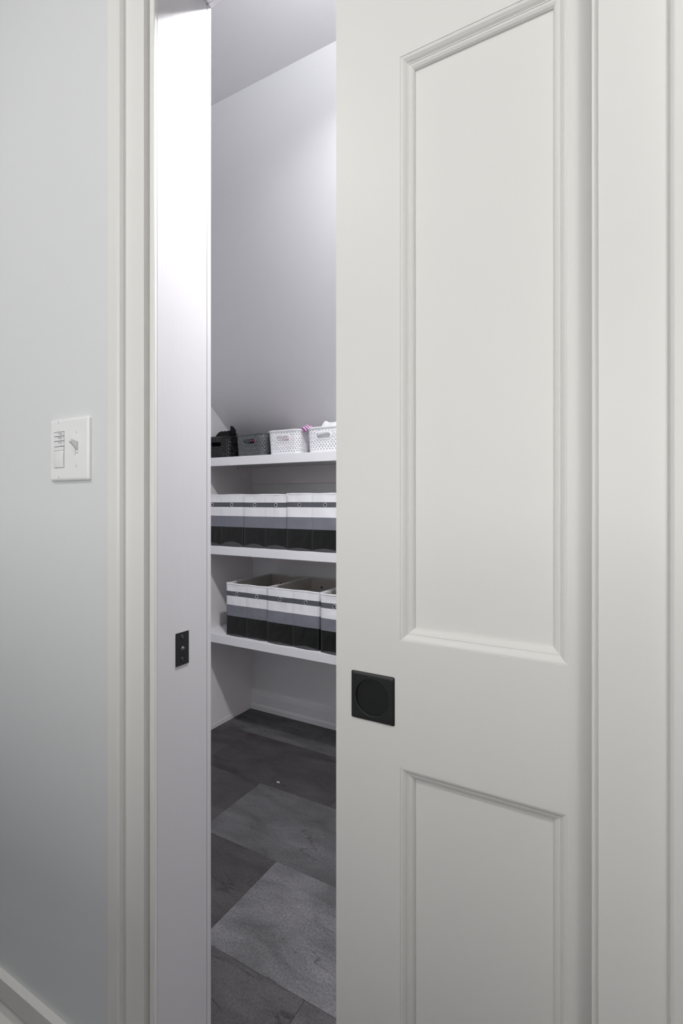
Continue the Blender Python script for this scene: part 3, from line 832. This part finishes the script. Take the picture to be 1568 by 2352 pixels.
# grey basket: dark clothing inside, pink ball by the handle, grey cloth edge on top
heap('black_garment', 'black clothing seen through the handle of the grey basket', 'clothing', -1.467, 1.850, zt_+0.026, 0.066, 0.084, 0.058, M_CBLACK, 8, fold=0.4, edge=0.45)
o = MB().lathe([(0.0008, -0.0078), (0.004, -0.0068), (0.0068, -0.004), (0.008, 0), (0.0068, 0.004), (0.004, 0.0068), (0.0008, 0.0078)], (0, 0, 0), (0, 0, 1), n=20).build('pink_ball', M_PINK, None, smooth=True)
o.location = (-1.4490, 1.7625, zt_+0.0720); tag(o, 'small hot pink ball inside the grey basket, showing at its handle', 'ball')
heap('grey_cloth', 'light grey cloth peeping over the rim of the grey basket', 'cloth', -1.450, 1.860, zt_+0.0935, 0.034, 0.045, 0.018, M_CGREY, 12, fold=0.5)
# first white basket
heap('pink_cloth', 'pale pink cloth folded inside the white basket, visible at its handle', 'cloth', -1.270, 1.850, zt_+0.030, 0.066, 0.084, 0.062, M_CPINK, 15, fold=0.4, edge=0.45)
# second white basket
heap('white_towel', 'crumpled white towel piled above the rim of the rightmost white basket', 'towel', -1.073, 1.846, zt_+0.050, 0.068, 0.084, 0.066, M_CWHITE, 21,
     peaks=((-0.036, -0.032, 0.015, 0.017), (-0.018, -0.032, 0.008, 0.02), (0.004, -0.032, 0.010, 0.026), (0.034, -0.032, 0.014, 0.032), (-0.048, -0.04, 0.012, 0.03)), fold=0.5, edge=0.35)
heap('striped_garment', 'magenta and white striped garment spilling over the rim between the two white baskets', 'clothing', -1.166, 1.775, zt_+BH+0.003, 0.024, 0.026, 0.009, M_STRIPE, 27, fold=0.55, res=24,
     peaks=((-0.003, -0.01, 0.006, 0.008),))
# folded white cloth standing in the last bin
mb = MB(); rings = []
for i in range(13):
    f = i/12
    y = 0.0+0.11*f
    rings.append([(-0.006+0.004*math.sin(f*5), y, 0.0), (0.010+0.004*math.sin(f*5), y, 0.0), (0.014+0.004*math.sin(f*4), y, 0.225+0.012*math.sin(f*3)), (0.006, y, 0.236+0.012*math.sin(f*3)), (-0.002+0.003*math.sin(f*4), y, 0.228+0.012*math.sin(f*3))])
o = mb.loft(rings, caps=True).build('white_cloth', M_CWHITE, None, smooth=True, local=True)
o.location = (-1.000, 1.80, zl+0.008); tag(o, 'folded white cloth standing upright in the bin at the door edge', 'cloth')

# crumb of paper on the floor
mb = MB().loft([[(-0.006, -0.002, 0), (0.005, -0.003, 0), (0.007, 0.002, 0), (-0.004, 0.003, 0)], [(-0.005, -0.001, 0.003), (0.004, -0.002, 0.0045), (0.006, 0.002, 0.003), (-0.004, 0.002, 0.002)]], caps=True)
o = mb.build('paper_scrap', M_PAPER, None, local=True); o.location = (-1.185, 1.585, 0.0002); tag(o, 'tiny white paper scrap lying on the dark floor', 'scrap')

# ================================================================== LAMPS
def downlight(label, x, y, z, r, watts, col, group, spread=180.0, baffle=0.0):
    t = empty('downlight', (x, y, z), label, 'ceiling light', group)
    MB().lathe([(r+0.018, -0.0005), (r+0.018, -0.003), (r+0.010, -0.006), (r+0.001, -0.006), (r, -0.004), (r, -0.0008)], (x, y, z), (0, 0, 1), n=40, cap=False).build('trim_ring', M_BASKW, t, smooth=True)
    if baffle:           # a short cylinder that shields the lamp from the side
        MB().lathe([(r+0.010, -0.005), (r+0.010, -0.008-baffle), (r+0.003, -0.008-baffle), (r+0.001, -0.010), (r+0.001, -0.005)], (x, y, z), (0, 0, 1), n=40, cap=False).build('baffle', M_GAP, t, smooth=True)
    MB().lathe([(r, -0.0012), (r*0.3, -0.0012), (0.0005, -0.0012)], (x, y, z), (0, 0, 1), n=40, cap=False).build('diffuser', emit_mat('lit diffuser', col, 4.0), t)
    d = bpy.data.lights.new('downlight_lamp', 'AREA'); d.shape = 'DISK'; d.size = 2*r; d.energy = watts; d.color = col; d.spread = R(spread)
    o = bpy.data.objects.new('downlight_lamp', d); C.objects.link(o); o.parent = t; o.location = (0, 0, -0.008)
    return t
downlight('round recessed closet light above the door', -0.40, 0.85, ZE, 0.055, CLOSET_W, CLOSET_COL, None, 160.0)
for i, (x, y, wt) in enumerate(HALL_LAMPS):
    downlight(['recessed hall light nearer the sliding door', 'recessed hall light nearer the switch wall'][i],
              x, y, HZ, 0.07, wt, HALL_COL, 'hall downlights', 180.0, 0.0)
